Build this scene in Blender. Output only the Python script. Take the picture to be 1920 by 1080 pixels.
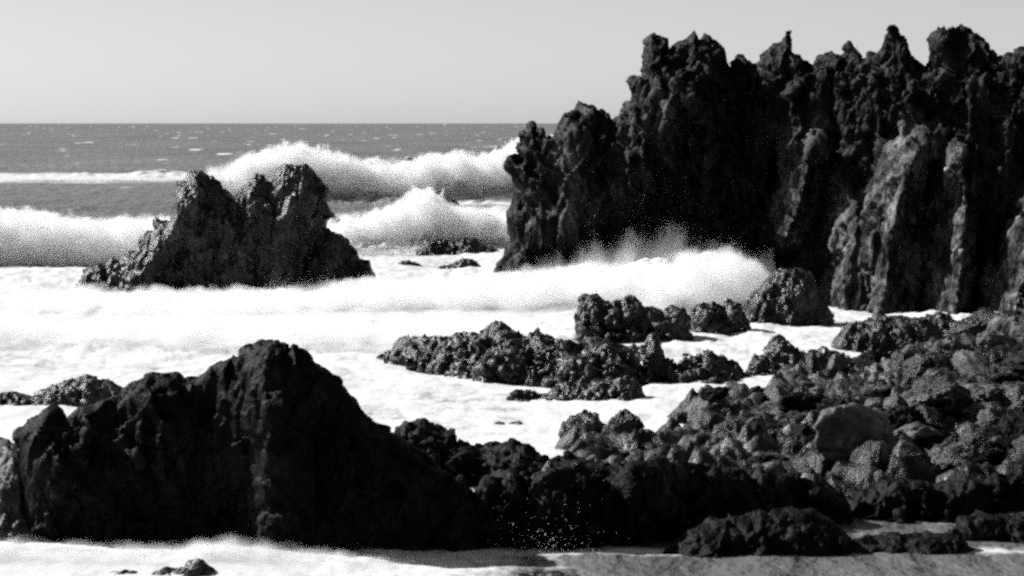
import bpy, math
import numpy as np

# ----------------------------------------------------------------------------
# camera, world, sun, exposure
# ----------------------------------------------------------------------------
for o in list(bpy.data.objects):
    bpy.data.objects.remove(o)
scene = bpy.context.scene
COL = scene.collection

F = 5444.0            # focal length in pixels of a 1920 px wide frame
CAM_H = 8.0           # eye height above the water
PITCH = math.atan(309.0 / F)

cam_d = bpy.data.cameras.new('camera')
cam_d.sensor_width = 36.0
cam_d.lens = 36.0 * F / 1920.0
cam_d.clip_start = 1.0
cam_d.clip_end = 300000.0
cam = bpy.data.objects.new('camera', cam_d)
cam.location = (0, 0, CAM_H)
cam.rotation_euler = (math.radians(90) - PITCH, 0, 0)
COL.objects.link(cam)
scene.camera = cam

SUN_AZ = math.radians(-66)    # from the view direction, negative = to the left
SUN_EL = math.radians(36)

world = bpy.data.worlds.new('World')
scene.world = world
world.use_nodes = True
nt = world.node_tree
nt.nodes.clear()
sky = nt.nodes.new('ShaderNodeTexSky')
sky.sky_type = 'NISHITA'
sky.sun_disc = False
sky.sun_elevation = SUN_EL
sky.sun_rotation = SUN_AZ
sky.altitude = 0
sky.air_density = 1.0
sky.dust_density = 0.5
sky.ozone_density = 1.0
sep = nt.nodes.new('ShaderNodeSeparateColor')      # black and white film behind a red filter
bg = nt.nodes.new('ShaderNodeBackground')
bg.inputs['Strength'].default_value = 0.07
wo = nt.nodes.new('ShaderNodeOutputWorld')
nt.links.new(sky.outputs[0], sep.inputs[0])
nt.links.new(sep.outputs['Red'], bg.inputs['Color'])
nt.links.new(bg.outputs[0], wo.inputs[0])

sun_d = bpy.data.lights.new('sun', 'SUN')
sun_d.energy = 5.0
sun_d.angle = math.radians(0.5)
sun_d.color = (1.0, 0.99, 0.98)
sun = bpy.data.objects.new('sun', sun_d)
to_sun = np.array([math.sin(SUN_AZ) * math.cos(SUN_EL), math.cos(SUN_AZ) * math.cos(SUN_EL), math.sin(SUN_EL)])
import mathutils
sun.rotation_euler = mathutils.Vector(to_sun).to_track_quat('Z', 'Y').to_euler()
sun.location = (-60, 100, 80)
COL.objects.link(sun)

scene.view_settings.view_transform = 'Standard'
scene.view_settings.look = 'None'
scene.view_settings.gamma = 1.0
scene.view_settings.exposure = 0.6
scene.render.engine = 'CYCLES'
scene.cycles.use_denoising = False
scene.cycles.use_adaptive_sampling = True
scene.cycles.adaptive_threshold = 0.09
scene.cycles.adaptive_min_samples = 20
scene.cycles.max_bounces = 8
scene.cycles.volume_bounces = 6
scene.cycles.volume_max_steps = 256
scene.cycles.diffuse_bounces = 0
scene.cycles.glossy_bounces = 2
scene.cycles.transparent_max_bounces = 8
scene.cycles.caustics_reflective = False
scene.cycles.caustics_refractive = False
scene.cycles.pixel_filter_type = 'BLACKMAN_HARRIS'
scene.cycles.filter_width = 2.7

# ----------------------------------------------------------------------------
# helpers
# ----------------------------------------------------------------------------
CP, SP = math.cos(PITCH), math.sin(PITCH)


def at(px, py, D):
    """pixel of the photograph + distance along the ground -> world x, z"""
    px = np.asarray(px, float); py = np.asarray(py, float)
    cx = (px - 960) / F; cy = (540 - py) / F
    t = D / (CP + cy * SP)
    return cx * t, CAM_H + t * (-SP + cy * CP)


def proj(x, y, z):
    """world -> pixel of the photograph"""
    dz = z - CAM_H
    depth = y * CP - dz * SP
    up = y * SP + dz * CP
    return 960 + F * x / depth, 540 - F * up / depth


def ground(px, py, z=0.0):
    px = np.asarray(px, float); py = np.asarray(py, float)
    cx = (px - 960) / F; cy = (540 - py) / F
    t = (z - CAM_H) / (-SP + cy * CP)
    return cx * t, t * (CP + cy * SP)


class Noise:
    def __init__(self, seed):
        r = np.random.RandomState(seed)
        p = r.permutation(256)
        self.p = np.concatenate([p, p, p]).astype(np.int32)
        g = r.normal(size=(256, 3)); g /= np.linalg.norm(g, axis=1)[:, None]
        self.g = g.astype(np.float32)
        self.j = r.rand(256, 3).astype(np.float32)

    def perlin(self, P):
        P = np.asarray(P, np.float32)
        i0 = np.floor(P)
        f = P - i0
        i = i0.astype(np.int64) & 255
        u = f * f * f * (f * (f * 6 - 15) + 10)
        out = 0
        p, g = self.p, self.g
        for dx in (0, 1):
            a = p[(i[:, 0] + dx) & 255]
            wx = u[:, 0] if dx else 1 - u[:, 0]
            for dy in (0, 1):
                b = p[(a + i[:, 1] + dy) & 255]
                wy = u[:, 1] if dy else 1 - u[:, 1]
                for dz in (0, 1):
                    h = p[(b + i[:, 2] + dz) & 255]
                    wz = u[:, 2] if dz else 1 - u[:, 2]
                    gg = g[h]
                    d = gg[:, 0] * (f[:, 0] - dx) + gg[:, 1] * (f[:, 1] - dy) + gg[:, 2] * (f[:, 2] - dz)
                    out = out + wx * wy * wz * d
        return out * 1.6

    def fbm(self, P, octaves=4, gain=0.5, lac=2.03):
        P = np.asarray(P, np.float32); s = 0; a = 1.0
        for k in range(octaves):
            s = s + a * self.perlin(P + 17.3 * k)
            P = P * lac; a *= gain
        return s

    def ridged(self, P, octaves=4, gain=0.5, lac=2.03):
        P = np.asarray(P, np.float32); s = 0; a = 1.0
        for k in range(octaves):
            s = s + a * (1 - 2 * np.abs(self.perlin(P + 9.1 * k)))
            P = P * lac; a *= gain
        return s

    def billow(self, P, octaves=4, gain=0.5, lac=2.03):
        P = np.asarray(P, np.float32); s = 0; a = 1.0
        for k in range(octaves):
            s = s + a * (2 * np.abs(self.perlin(P + 5.7 * k)) - 0.5)
            P = P * lac; a *= gain
        return s

    def worley(self, P):
        """distance to the nearest and second nearest feature point, id hash of the nearest"""
        P = np.asarray(P, np.float32)
        i0 = np.floor(P).astype(np.int64)
        f = P - i0
        d1 = np.full(len(P), 9.0, np.float32); d2 = d1.copy(); idn = np.zeros(len(P), np.int64); vec = np.zeros((len(P), 3), np.float32)
        p = self.p
        for dx in (-1, 0, 1):
            for dy in (-1, 0, 1):
                for dz in (-1, 0, 1):
                    h = p[(p[(p[(i0[:, 0] + dx) & 255] + i0[:, 1] + dy) & 255] + i0[:, 2] + dz) & 255]
                    q = self.j[h] + np.array([dx, dy, dz], np.float32) - f
                    d = np.sqrt((q * q).sum(1))
                    nearer = d < d1
                    d2 = np.where(nearer, d1, np.minimum(d2, d))
                    idn = np.where(nearer, h, idn); vec[nearer] = q[nearer]
                    d1 = np.where(nearer, d, d1)
        self.vec = vec
        return d1, d2, idn

    def facets(self, P):
        """flat tilted chips, broken along cell borders"""
        d1, d2, idn = self.worley(P)
        return (self.vec * self.g[(idn * 7 + 3) & 255]).sum(1)


def smooth(a, b, x):
    t = np.clip((x - a) / (b - a), 0, 1)
    return t * t * (3 - 2 * t)


def poly_sdf(poly, X, Z):
    """signed distance to a polygon, positive inside; X, Z flat arrays"""
    poly = np.asarray(poly, float)
    A = poly; B = np.roll(poly, -1, 0)
    best = np.full(X.shape, 1e18); inside = np.zeros(X.shape, bool)
    for (ax, az), (bx, bz) in zip(A, B):
        ex, ez = bx - ax, bz - az
        L = ex * ex + ez * ez + 1e-12
        t = np.clip(((X - ax) * ex + (Z - az) * ez) / L, 0, 1)
        dx = X - (ax + t * ex); dz = Z - (az + t * ez)
        best = np.minimum(best, dx * dx + dz * dz)
        c = ((az > Z) != (bz > Z))
        if abs(ez) > 1e-12:
            inside ^= c & (X < (ex * (Z - az) / ez + ax))
    d = np.sqrt(best)
    return np.where(inside, d, -d)


def line_dist(pts, X, Z):
    """distance to a polyline and the parameter along it 0..1"""
    best = np.full(X.shape, 1e18); par = np.zeros(X.shape)
    n = len(pts) - 1
    for k in range(n):
        (ax, az), (bx, bz) = pts[k], pts[k + 1]
        ex, ez = bx - ax, bz - az
        t = np.clip(((X - ax) * ex + (Z - az) * ez) / (ex * ex + ez * ez + 1e-12), 0, 1)
        d = (X - ax - t * ex) ** 2 + (Z - az - t * ez) ** 2
        m = d < best
        par = np.where(m, (k + t) / n, par); best = np.where(m, d, best)
    return np.sqrt(best), par


def surface_nets(V, origin, step):
    """mesh the zero level of V (positive inside)"""
    nx, ny, nz = V.shape
    S = V > 0
    cnt = np.zeros((nx - 1, ny - 1, nz - 1), np.int8)
    for dx in (0, 1):
        for dy in (0, 1):
            for dz in (0, 1):
                cnt += S[dx:nx - 1 + dx, dy:ny - 1 + dy, dz:nz - 1 + dz]
    act = (cnt > 0) & (cnt < 8)
    ci = np.argwhere(act)
    idx = np.full(act.shape, -1, np.int64)
    idx[act] = np.arange(len(ci))
    corners = {}
    for dx in (0, 1):
        for dy in (0, 1):
            for dz in (0, 1):
                corners[(dx, dy, dz)] = V[ci[:, 0] + dx, ci[:, 1] + dy, ci[:, 2] + dz]
    acc = np.zeros((len(ci), 3)); w = np.zeros(len(ci))
    keys = list(corners)
    for a in keys:
        for ax in range(3):
            if a[ax] == 0:
                b = list(a); b[ax] = 1; b = tuple(b)
                va, vb = corners[a], corners[b]
                m = (va > 0) != (vb > 0)
                t = np.where(m, va / np.where(m, va - vb, 1), 0)
                p = np.zeros((len(ci), 3)) + np.array(a)
                p[:, ax] += t
                acc += p * m[:, None]; w += m
    verts = (ci + acc / w[:, None]) * np.array(step) + np.array(origin)
    faces = []
    for ax in range(3):
        sl_a = [slice(None)] * 3; sl_b = [slice(None)] * 3
        sl_a[ax] = slice(0, -1); sl_b[ax] = slice(1, None)
        A = S[tuple(sl_a)]; B = S[tuple(sl_b)]
        ch = A != B
        e = np.argwhere(ch)
        o1, o2 = [(1, 2), (2, 0), (0, 1)][ax]
        ok = (e[:, o1] > 0) & (e[:, o2] > 0) & (e[:, o1] < V.shape[o1] - 1) & (e[:, o2] < V.shape[o2] - 1)
        e = e[ok]
        flip = ~A[e[:, 0], e[:, 1], e[:, 2]]
        q = []
        for s1, s2 in ((-1, -1), (0, -1), (0, 0), (-1, 0)):
            c = e.copy(); c[:, o1] += s1; c[:, o2] += s2
            q.append(idx[c[:, 0], c[:, 1], c[:, 2]])
        q = np.stack(q, 1)
        q[flip] = q[flip][:, ::-1]
        faces.append(q)
    return verts, np.concatenate(faces)


def make_mesh(name, verts, faces, mat, smooth_shade=True, attrs=None):
    me = bpy.data.meshes.new(name)
    verts = np.asarray(verts, np.float32); faces = np.asarray(faces, np.int32)
    k = faces.shape[1]
    me.vertices.add(len(verts)); me.vertices.foreach_set('co', verts.ravel())
    me.loops.add(faces.size); me.loops.foreach_set('vertex_index', faces.ravel())
    me.polygons.add(len(faces))
    me.polygons.foreach_set('loop_start', np.arange(0, faces.size, k, dtype=np.int32))
    me.polygons.foreach_set('loop_total', np.full(len(faces), k, np.int32))
    me.update(calc_edges=True)
    me.polygons.foreach_set('use_smooth', np.full(len(faces), smooth_shade))
    for an, av in (attrs or {}).items():
        a = me.attributes.new(an, 'FLOAT', 'POINT')
        a.data.foreach_set('value', np.asarray(av, np.float32))
    me.materials.append(mat)
    me.validate()
    return me


def link(name, me, label=None, category=None, group=None, kind=None, parent=None, loc=(0, 0, 0)):
    o = bpy.data.objects.new(name, me)
    o.location = loc
    COL.objects.link(o)
    if parent is not None:
        o.parent = parent
    if label: o['label'] = label
    if category: o['category'] = category
    if group: o['group'] = group
    if kind: o['kind'] = kind
    return o


def vnormals(v, f):
    a = v[f[:, 2]] - v[f[:, 0]]; b = v[f[:, 3 % f.shape[1]]] - v[f[:, 1]]
    if f.shape[1] == 3:
        a = v[f[:, 1]] - v[f[:, 0]]; b = v[f[:, 2]] - v[f[:, 0]]
    n = np.cross(a, b)
    N = np.zeros_like(v)
    for k in range(f.shape[1]):
        for c in range(3):
            N[:, c] += np.bincount(f[:, k], n[:, c], len(v))
    return N / (np.linalg.norm(N, axis=1)[:, None] + 1e-12)


# ----------------------------------------------------------------------------
# materials (all neutral greys: the place was photographed on black and white film)
# ----------------------------------------------------------------------------
def new_mat(name):
    m = bpy.data.materials.new(name); m.use_nodes = True
    m.node_tree.nodes.clear()
    return m, m.node_tree


def N_(nt, t, **kw):
    n = nt.nodes.new(t)
    for k, v in kw.items():
        if k in n.inputs: n.inputs[k].default_value = v
        else: setattr(n, k, v)
    return n


def rock_mat(name, lo, hi, rough=0.6, spec=0.4, scale=1.0, bump=0.6, zs=0.6, pale=0.0):
    m, t = new_mat(name)
    out = N_(t, 'ShaderNodeOutputMaterial')
    bs = N_(t, 'ShaderNodeBsdfPrincipled')
    tc = N_(t, 'ShaderNodeTexCoord')
    mp = N_(t, 'ShaderNodeMapping'); mp.inputs['Scale'].default_value = (scale, scale, scale * zs)
    t.links.new(tc.outputs['Object'], mp.inputs[0])
    n1 = N_(t, 'ShaderNodeTexNoise', Scale=0.9, Detail=8.0, Roughness=0.65)
    n2 = N_(t, 'ShaderNodeTexNoise', Scale=4.5, Detail=5.0, Roughness=0.62)
    n3 = N_(t, 'ShaderNodeTexVoronoi', Scale=5.0)
    for n in (n1, n2, n3): t.links.new(mp.outputs[0], n.inputs['Vector'])
    r1 = N_(t, 'ShaderNodeMapRange'); r1.inputs['From Min'].default_value = 0.38; r1.inputs['From Max'].default_value = 0.66
    t.links.new(n1.outputs['Fac'], r1.inputs['Value'])
    r2 = N_(t, 'ShaderNodeMapRange'); r2.inputs['From Min'].default_value = 0.3; r2.inputs['From Max'].default_value = 0.7
    t.links.new(n2.outputs['Fac'], r2.inputs['Value'])
    mu = N_(t, 'ShaderNodeMath', operation='MULTIPLY'); t.links.new(r1.outputs[0], mu.inputs[0]); t.links.new(r2.outputs[0], mu.inputs[1])
    mx = N_(t, 'ShaderNodeMapRange'); mx.inputs['To Min'].default_value = lo; mx.inputs['To Max'].default_value = hi
    pw = N_(t, 'ShaderNodeMath', operation='POWER'); pw.inputs[1].default_value = 1.4
    t.links.new(mu.outputs[0], pw.inputs[0]); t.links.new(pw.outputs[0], mx.inputs['Value'])
    pa = N_(t, 'ShaderNodeAttribute', attribute_name='pale')          # sunlit brightness of the ridges painted into the base colour
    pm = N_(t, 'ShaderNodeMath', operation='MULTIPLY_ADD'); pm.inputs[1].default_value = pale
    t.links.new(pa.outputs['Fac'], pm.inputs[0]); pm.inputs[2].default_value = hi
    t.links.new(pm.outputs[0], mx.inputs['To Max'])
    t.links.new(mx.outputs[0], bs.inputs['Base Color'])
    rr = N_(t, 'ShaderNodeMapRange'); rr.inputs['To Min'].default_value = rough - 0.18; rr.inputs['To Max'].default_value = rough + 0.2
    t.links.new(n2.outputs['Fac'], rr.inputs['Value']); t.links.new(rr.outputs[0], bs.inputs['Roughness'])
    bs.inputs['Specular IOR Level'].default_value = spec
    ad = N_(t, 'ShaderNodeMath', operation='ADD'); t.links.new(n2.outputs['Fac'], ad.inputs[0])
    ml = N_(t, 'ShaderNodeMath', operation='MULTIPLY'); ml.inputs[1].default_value = 0.08
    t.links.new(n3.outputs['Distance'], ml.inputs[0]); t.links.new(ml.outputs[0], ad.inputs[1])
    bp = N_(t, 'ShaderNodeBump'); bp.inputs['Strength'].default_value = bump; bp.inputs['Distance'].default_value = 0.18 / scale
    t.links.new(ad.outputs[0], bp.inputs['Height']); t.links.new(bp.outputs[0], bs.inputs['Normal'])
    t.links.new(bs.outputs[0], out.inputs['Surface'])
    return m


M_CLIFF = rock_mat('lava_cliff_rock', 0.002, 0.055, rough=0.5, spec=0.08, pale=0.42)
M_WET = rock_mat('wet_black_lava', 0.003, 0.19, rough=0.36, spec=0.3, pale=0.3)
M_DARK = rock_mat('dark_lava', 0.002, 0.04, rough=0.5, spec=0.06, scale=1.6, pale=.03)
M_RUBBLE = rock_mat('weathered_lava', 0.003, 0.2, rough=0.4, spec=0.26, scale=1.2, bump=0.7)
M_GREY = rock_mat('pale_weathered_lava', 0.04, 0.32, rough=0.5, spec=0.2, scale=2.0, bump=0.45)


def foam_nodes(t, alb, trans=0.5):
    d = N_(t, 'ShaderNodeBsdfDiffuse'); d.inputs['Color'].default_value = (alb, alb, alb, 1)
    tr = N_(t, 'ShaderNodeBsdfTranslucent'); tr.inputs['Color'].default_value = (alb, alb, alb, 1)
    mx = N_(t, 'ShaderNodeMixShader'); mx.inputs[0].default_value = trans
    t.links.new(d.outputs[0], mx.inputs[1]); t.links.new(tr.outputs[0], mx.inputs[2])
    return d, tr, mx


def sea_mat(name):
    m, t = new_mat(name)
    out = N_(t, 'ShaderNodeOutputMaterial')
    tc = N_(t, 'ShaderNodeTexCoord')
    # open water
    w = N_(t, 'ShaderNodeBsdfPrincipled')
    npt = N_(t, 'ShaderNodeTexNoise', Scale=1.0, Detail=3.0, Roughness=0.55)      # wind patches
    mpp = N_(t, 'ShaderNodeMapping'); mpp.inputs['Scale'].default_value = (0.02, 0.006, 1)
    t.links.new(tc.outputs['Object'], mpp.inputs[0]); t.links.new(mpp.outputs[0], npt.inputs['Vector'])
    rp = N_(t, 'ShaderNodeMapRange'); rp.inputs['From Min'].default_value = .3; rp.inputs['From Max'].default_value = .7
    rp.inputs['To Min'].default_value = .09; rp.inputs['To Max'].default_value = .18
    t.links.new(npt.outputs['Fac'], rp.inputs['Value']); t.links.new(rp.outputs[0], w.inputs['Base Color'])
    w.inputs['Roughness'].default_value = 0.35
    w.inputs['Specular IOR Level'].default_value = 0.45
    mpw = N_(t, 'ShaderNodeMapping'); mpw.inputs['Scale'].default_value = (0.5, 0.22, 1)
    t.links.new(tc.outputs['Object'], mpw.inputs[0])
    nw = N_(t, 'ShaderNodeTexNoise', Scale=1.0, Detail=6.0, Roughness=0.52)
    t.links.new(mpw.outputs[0], nw.inputs['Vector'])
    bp = N_(t, 'ShaderNodeBump'); bp.inputs['Strength'].default_value = 1.0; bp.inputs['Distance'].default_value = 1.2
    t.links.new(nw.outputs['Fac'], bp.inputs['Height']); t.links.new(bp.outputs[0], w.inputs['Normal'])
    # foam
    d, tr, fm = foam_nodes(t, 0.86, 0.25)
    nf = N_(t, 'ShaderNodeTexNoise', Scale=2.2, Detail=9.0, Roughness=0.7)
    mpf = N_(t, 'ShaderNodeMapping'); mpf.inputs['Scale'].default_value = (0.8, 0.35, 1)
    t.links.new(tc.outputs['Object'], mpf.inputs[0]); t.links.new(mpf.outputs[0], nf.inputs['Vector'])
    bf = N_(t, 'ShaderNodeBump'); bf.inputs['Strength'].default_value = 0.25; bf.inputs['Distance'].default_value = 0.15
    t.links.new(nf.outputs['Fac'], bf.inputs['Height'])
    t.links.new(bf.outputs[0], d.inputs['Normal']); t.links.new(bf.outputs[0], tr.inputs['Normal'])
    # coverage
    at_ = N_(t, 'ShaderNodeAttribute', attribute_name='foam')
    a = N_(t, 'ShaderNodeMath', operation='ADD'); t.links.new(at_.outputs['Fac'], a.inputs[0]); t.links.new(nf.outputs['Fac'], a.inputs[1])
    mr = N_(t, 'ShaderNodeMapRange', interpolation_type='SMOOTHSTEP')
    mr.inputs['From Min'].default_value = 0.86; mr.inputs['From Max'].default_value = 1.22
    t.links.new(a.outputs[0], mr.inputs['Value'])
    mx = N_(t, 'ShaderNodeMixShader')
    t.links.new(mr.outputs[0], mx.inputs[0]); t.links.new(w.outputs[0], mx.inputs[1]); t.links.new(fm.outputs[0], mx.inputs[2])
    t.links.new(mx.outputs[0], out.inputs['Surface'])
    return m


M_SEA = sea_mat('sea_water_and_foam')

m, t = new_mat('spray_droplets')
_o = N_(t, 'ShaderNodeOutputMaterial'); _d, _t, _m = foam_nodes(t, 0.95); _m.inputs[0].default_value = 0.5
t.links.new(_m.outputs[0], _o.inputs['Surface'])
M_SPRAY = m

# ----------------------------------------------------------------------------
# sea
# ----------------------------------------------------------------------------
NZ = Noise(11)

FX = [-400, 0, 280, 640, 780, 960, 1300, 1900, 2400]
FY = [232, 300, 318, 328, 340, 350, 384, 400, 460, 490, 530, 640, 690, 760, 860, 1000, 1018, 1034, 1046, 1090, 1200]
FT = {   # foam coverage by row, for the columns above
    232: [.22, .22, .22, .22, .22, .22, .22, .22, .22],
    300: [.27, .27, .26, .24, .26, .3, .25, .2, .2],
    318: [.25, .25, .26, .26, .28, .3, .2, .1, .1],
    328: [.6, .6, .45, .2, .2, .3, .2, .1, .1],
    340: [.6, .6, .5, .3, .3, .4, .2, .1, .1],
    350: [.1, .1, .15, .3, .3, .4, .2, .1, .1],
    384: [.12, .12, .15, .15, .2, .5, .3, .1, .1],
    400: [.4, .4, .3, .5, .6, .7, .5, .3, .3],
    460: [.8, .8, .8, .75, .8, .8, .8, .5, .5],
    490: [.8, .8, .8, .8, .72, .72, .8, .5, .5],
    530: [.8, .8, .82, .82, .8, .84, .86, .8, .8],
    640: [.76, .76, .76, .76, .77, .78, .78, .8, .8],
    690: [.8, .8, .8, .8, .8, .8, .82, .8, .8],
    760: [.78, .78, .78, .77, .76, .76, .82, .8, .8],
    860: [.8, .8, .8, .78, .76, .76, .75, .7, .7],
    1000: [.95, .95, .95, .9, .7, .5, .3, .3, .3],
    1018: [.95, .95, .95, .9, .6, .4, .22, .22, .22],
    1034: [.95, .95, .95, .9, .7, .6, .6, .6, .6],
    1046: [.92, .92, .92, .88, .75, .5, .18, .16, .16],
    1090: [.85, .85, .85, .8, .7, .5, .14, .12, .12],
    1200: [.8, .8, .8, .7, .5, .42, .14, .12, .12],
}
FG = np.array([FT[y] for y in FY])


def foam_at(px, py):
    fx = np.interp(px, FX, np.arange(len(FX))); fy = np.interp(py, FY, np.arange(len(FY)))
    ix = np.clip(fx.astype(int), 0, len(FX) - 2); iy = np.clip(fy.astype(int), 0, len(FY) - 2)
    a = fx - ix; b = fy - iy
    return (FG[iy, ix] * (1 - a) + FG[iy, ix + 1] * a) * (1 - b) + (FG[iy + 1, ix] * (1 - a) + FG[iy + 1, ix + 1] * a) * b


rows = np.concatenate([np.arange(1250, 420, -1.6), np.arange(420, 300, -0.7), np.arange(300, 234, -0.5), np.array([233, 232.3, 231.8, 231.5])])
dists = CAM_H * F / (rows - 231.0) * 1.0
cols = np.linspace(-0.42, 0.42, 1180)
Dg, Cg = np.meshgrid(dists, cols, indexing='ij')
X = (Cg * Dg).ravel(); Y = Dg.ravel()
PX, PY = proj(X, Y, 0.0 * X)
fo = foam_at(PX, PY)
fo = fo + (0.2 * NZ.fbm(np.stack([X * .13, Y * .09, 0 * X + 5], 1), 5, .6) - .02) * smooth(.4, .7, fo)
wc = NZ.fbm(np.stack([X * .10, Y * .018, 0 * X + 9], 1), 3)
fo = fo + (0.06 * wc + .75 * smooth(.62, .9, wc) * smooth(.5, .2, fo)) * smooth(200, 320, Y)
P3 = np.stack([X * 0.06, Y * 0.05, 0 * X], 1)
chop = NZ.fbm(P3, 4)
fade = smooth(900, 250, Y)
Z = 0.22 * chop * fade * smooth(40, 130, Y) + 0.05 * NZ.fbm(np.stack([X * .5, Y * .3, 0 * X], 1), 4) * fade
swell = 0.5 * NZ.perlin(np.stack([X * 0.012, Y * 0.028, 3 + 0 * X], 1)) * smooth(170, 260, Y) * smooth(3000, 800, Y)
Z = Z + swell
Z = Z + .14 * smooth(75, 100, Y) * smooth(.55, .9, fo) * NZ.ridged(np.stack([X * .16, Y * .22, 0 * X + 2], 1), 4, .5) * smooth(300, 150, Y)
Z = Z + (0.04 + .09 * smooth(80, 110, Y)) * smooth(.55, .9, fo) * NZ.billow(np.stack([X * .6, Y * .3, 0 * X], 1), 5, .55) * smooth(300, 150, Y)
nr, nc = Dg.shape
I = np.arange(nr * nc).reshape(nr, nc)
faces = np.stack([I[:-1, :-1], I[:-1, 1:], I[1:, 1:], I[1:, :-1]], -1).reshape(-1, 4)
me = make_mesh('sea', np.stack([X, Y, Z], 1), faces, M_SEA, True, {'foam': fo})
link('sea', me, kind='structure')


# ----------------------------------------------------------------------------
# breaking waves
# ----------------------------------------------------------------------------
def wave(name, crest, D, back, front, label, foam_fn, seed=1, bumpy=0.35, cell=0.35, steep=0.45, power=1.0, tail=0.12, ny=110, scale=1.0):
    """crest: pixels of the crest line; D: distance of the crest; back, front: metres to the feet"""
    N = Noise(seed)
    crest = np.array(crest, float)
    Dc = np.interp(crest[:, 0], *zip(*D)) if isinstance(D, list) else np.full(len(crest), float(D))
    cx, cz = at(crest[:, 0], crest[:, 1], Dc)
    fr = np.interp(crest[:, 0], *zip(*front)) if isinstance(front, list) else np.full(len(crest), float(front))
    x = np.arange(cx[0], cx[-1], cell)
    h = np.interp(x, cx, cz); dc = np.interp(x, cx, Dc)
    L = (x - x[0]) / (x[-1] - x[0])
    h = h * smooth(0, tail, L) * smooth(1, 1 - tail, L)
    v = np.linspace(-1, 1, ny)
    v = np.sign(v) * np.abs(v) ** 1.4
    Xg, Vg = np.meshgrid(x, v, indexing='ij')
    H = h[:, None]; DC = dc[:, None]; front = np.interp(x, cx, fr)[:, None]
    Yg = np.where(Vg < 0, DC + Vg * front, DC + Vg * back)      # Vg<0 is towards the camera
    pf = np.where(Vg < 0, np.exp(-(np.abs(Vg) / steep) ** 1.3 * 1.2) * (1 - np.abs(Vg) ** 3), (1 - smooth(0, 1, Vg)))
    Zg = H * pf
    P = np.stack([Xg.ravel(), Yg.ravel(), Zg.ravel() * 1.3], 1)
    s = 1.0 / scale
    b = N.billow(P * 0.55 * s, 5, 0.55).reshape(Xg.shape)
    wob = N.fbm(P * 0.2 * s, 3).reshape(Xg.shape)
    amp = bumpy * (0.25 + pf) * np.clip(H / 1.5, 0.25, 1.6)
    Zg = Zg * (1 + 0.15 * wob) + amp * b
    Yg = Yg - amp * 1.2 * b
    Xg = Xg + amp * 0.6 * wob
    edge = np.minimum(1 - np.abs(Vg), 0.15) / 0.15
    Zg = Zg * edge - 0.35 * (1 - edge) - 0.02
    nxx, nyy = Xg.shape
    I = np.arange(nxx * nyy).reshape(nxx, nyy)
    f = np.stack([I[:-1, :-1], I[1:, :-1], I[1:, 1:], I[:-1, 1:]], -1).reshape(-1, 4)
    fo = foam_fn(L[:, None] + 0 * Vg, pf, Vg, wob)
    me = make_mesh(name, np.stack([Xg.ravel(), Yg.ravel(), Zg.ravel()], 1), f, M_SEA, True, {'foam': fo.ravel()})
    return link(name, me, label, 'wave')


wave('breaking_wave', [(330, 338), (400, 330), (430, 322), (480, 302), (530, 289), (570, 286), (605, 292), (640, 303), (690, 311), (740, 316), (790, 309), (830, 311), (870, 302), (905, 306), (950, 300), (985, 292), (1060, 290), (1150, 310)],
     297, 16, 13, 'tall far wave breaking with a misty crest between the sea stack and the headland',
     lambda L, pf, V, w: np.where(V < 0, 0.45 + 0.5 * pf + 0.5 * smooth(.5, .65, L) - .25 * smooth(.35, .2, L), 0.25 + 0.6 * pf), 3, 0.5, 0.3, steep=0.5, scale=2)
wave('breaking_wave', [(-160, 330), (-60, 326), (40, 327), (130, 325), (220, 326), (300, 319), (360, 323), (430, 330)],
     420, 14, 10, 'thin distant line of white foam on the grey sea, left of the tall far wave',
     lambda L, pf, V, w: 0.6 + 0.5 * pf + 0 * V, 4, 0.3, 0.4, scale=2)
wave('breaking_wave', [(-190, 412), (-60, 414), (0, 417), (40, 417), (90, 423), (140, 430), (190, 434), (240, 430), (280, 432), (330, 438), (400, 446)],
     172, 12, 9, 'white breaker rolling in from the left edge behind the sea stack',
     lambda L, pf, V, w: 0.6 + 0.4 * pf + 0 * V, 5, 0.45, 0.16, steep=0.6)
wave('breaking_wave', [(560, 425), (610, 415), (660, 416), (700, 408), (740, 395), (775, 385), (810, 385), (850, 398), (900, 410), (950, 420), (1010, 430), (1060, 440)],
     190, 12, 10, 'white water heaping up against the small rock between the stack and the headland',
     lambda L, pf, V, w: 0.65 + 0.4 * pf + 0 * V, 6, 0.5, 0.16, steep=0.55)
wave('surf_roll', [(-260, 548), (-100, 545), (0, 540), (100, 548), (220, 553), (350, 556), (460, 552), (560, 548), (640, 540), (720, 533), (800, 532), (900, 522), (1000, 512), (1100, 505), (1200, 497), (1260, 486), (1320, 479), (1370, 480), (1410, 490), (1435, 505), (1455, 535)],
     [(-260, 131), (600, 131), (1000, 132), (1300, 124), (1460, 122)], 7, [(-260, 32), (800, 30), (1150, 20), (1300, 11), (1460, 7)], 'wide roll of white surf in front of the sea stack and the headland foot',
     lambda L, pf, V, w: 0.74 + 0.25 * smooth(-.95, -.5, V) + 0.0 * pf, 7, 0.12, 0.11, steep=0.6, tail=0.03, ny=260)


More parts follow.
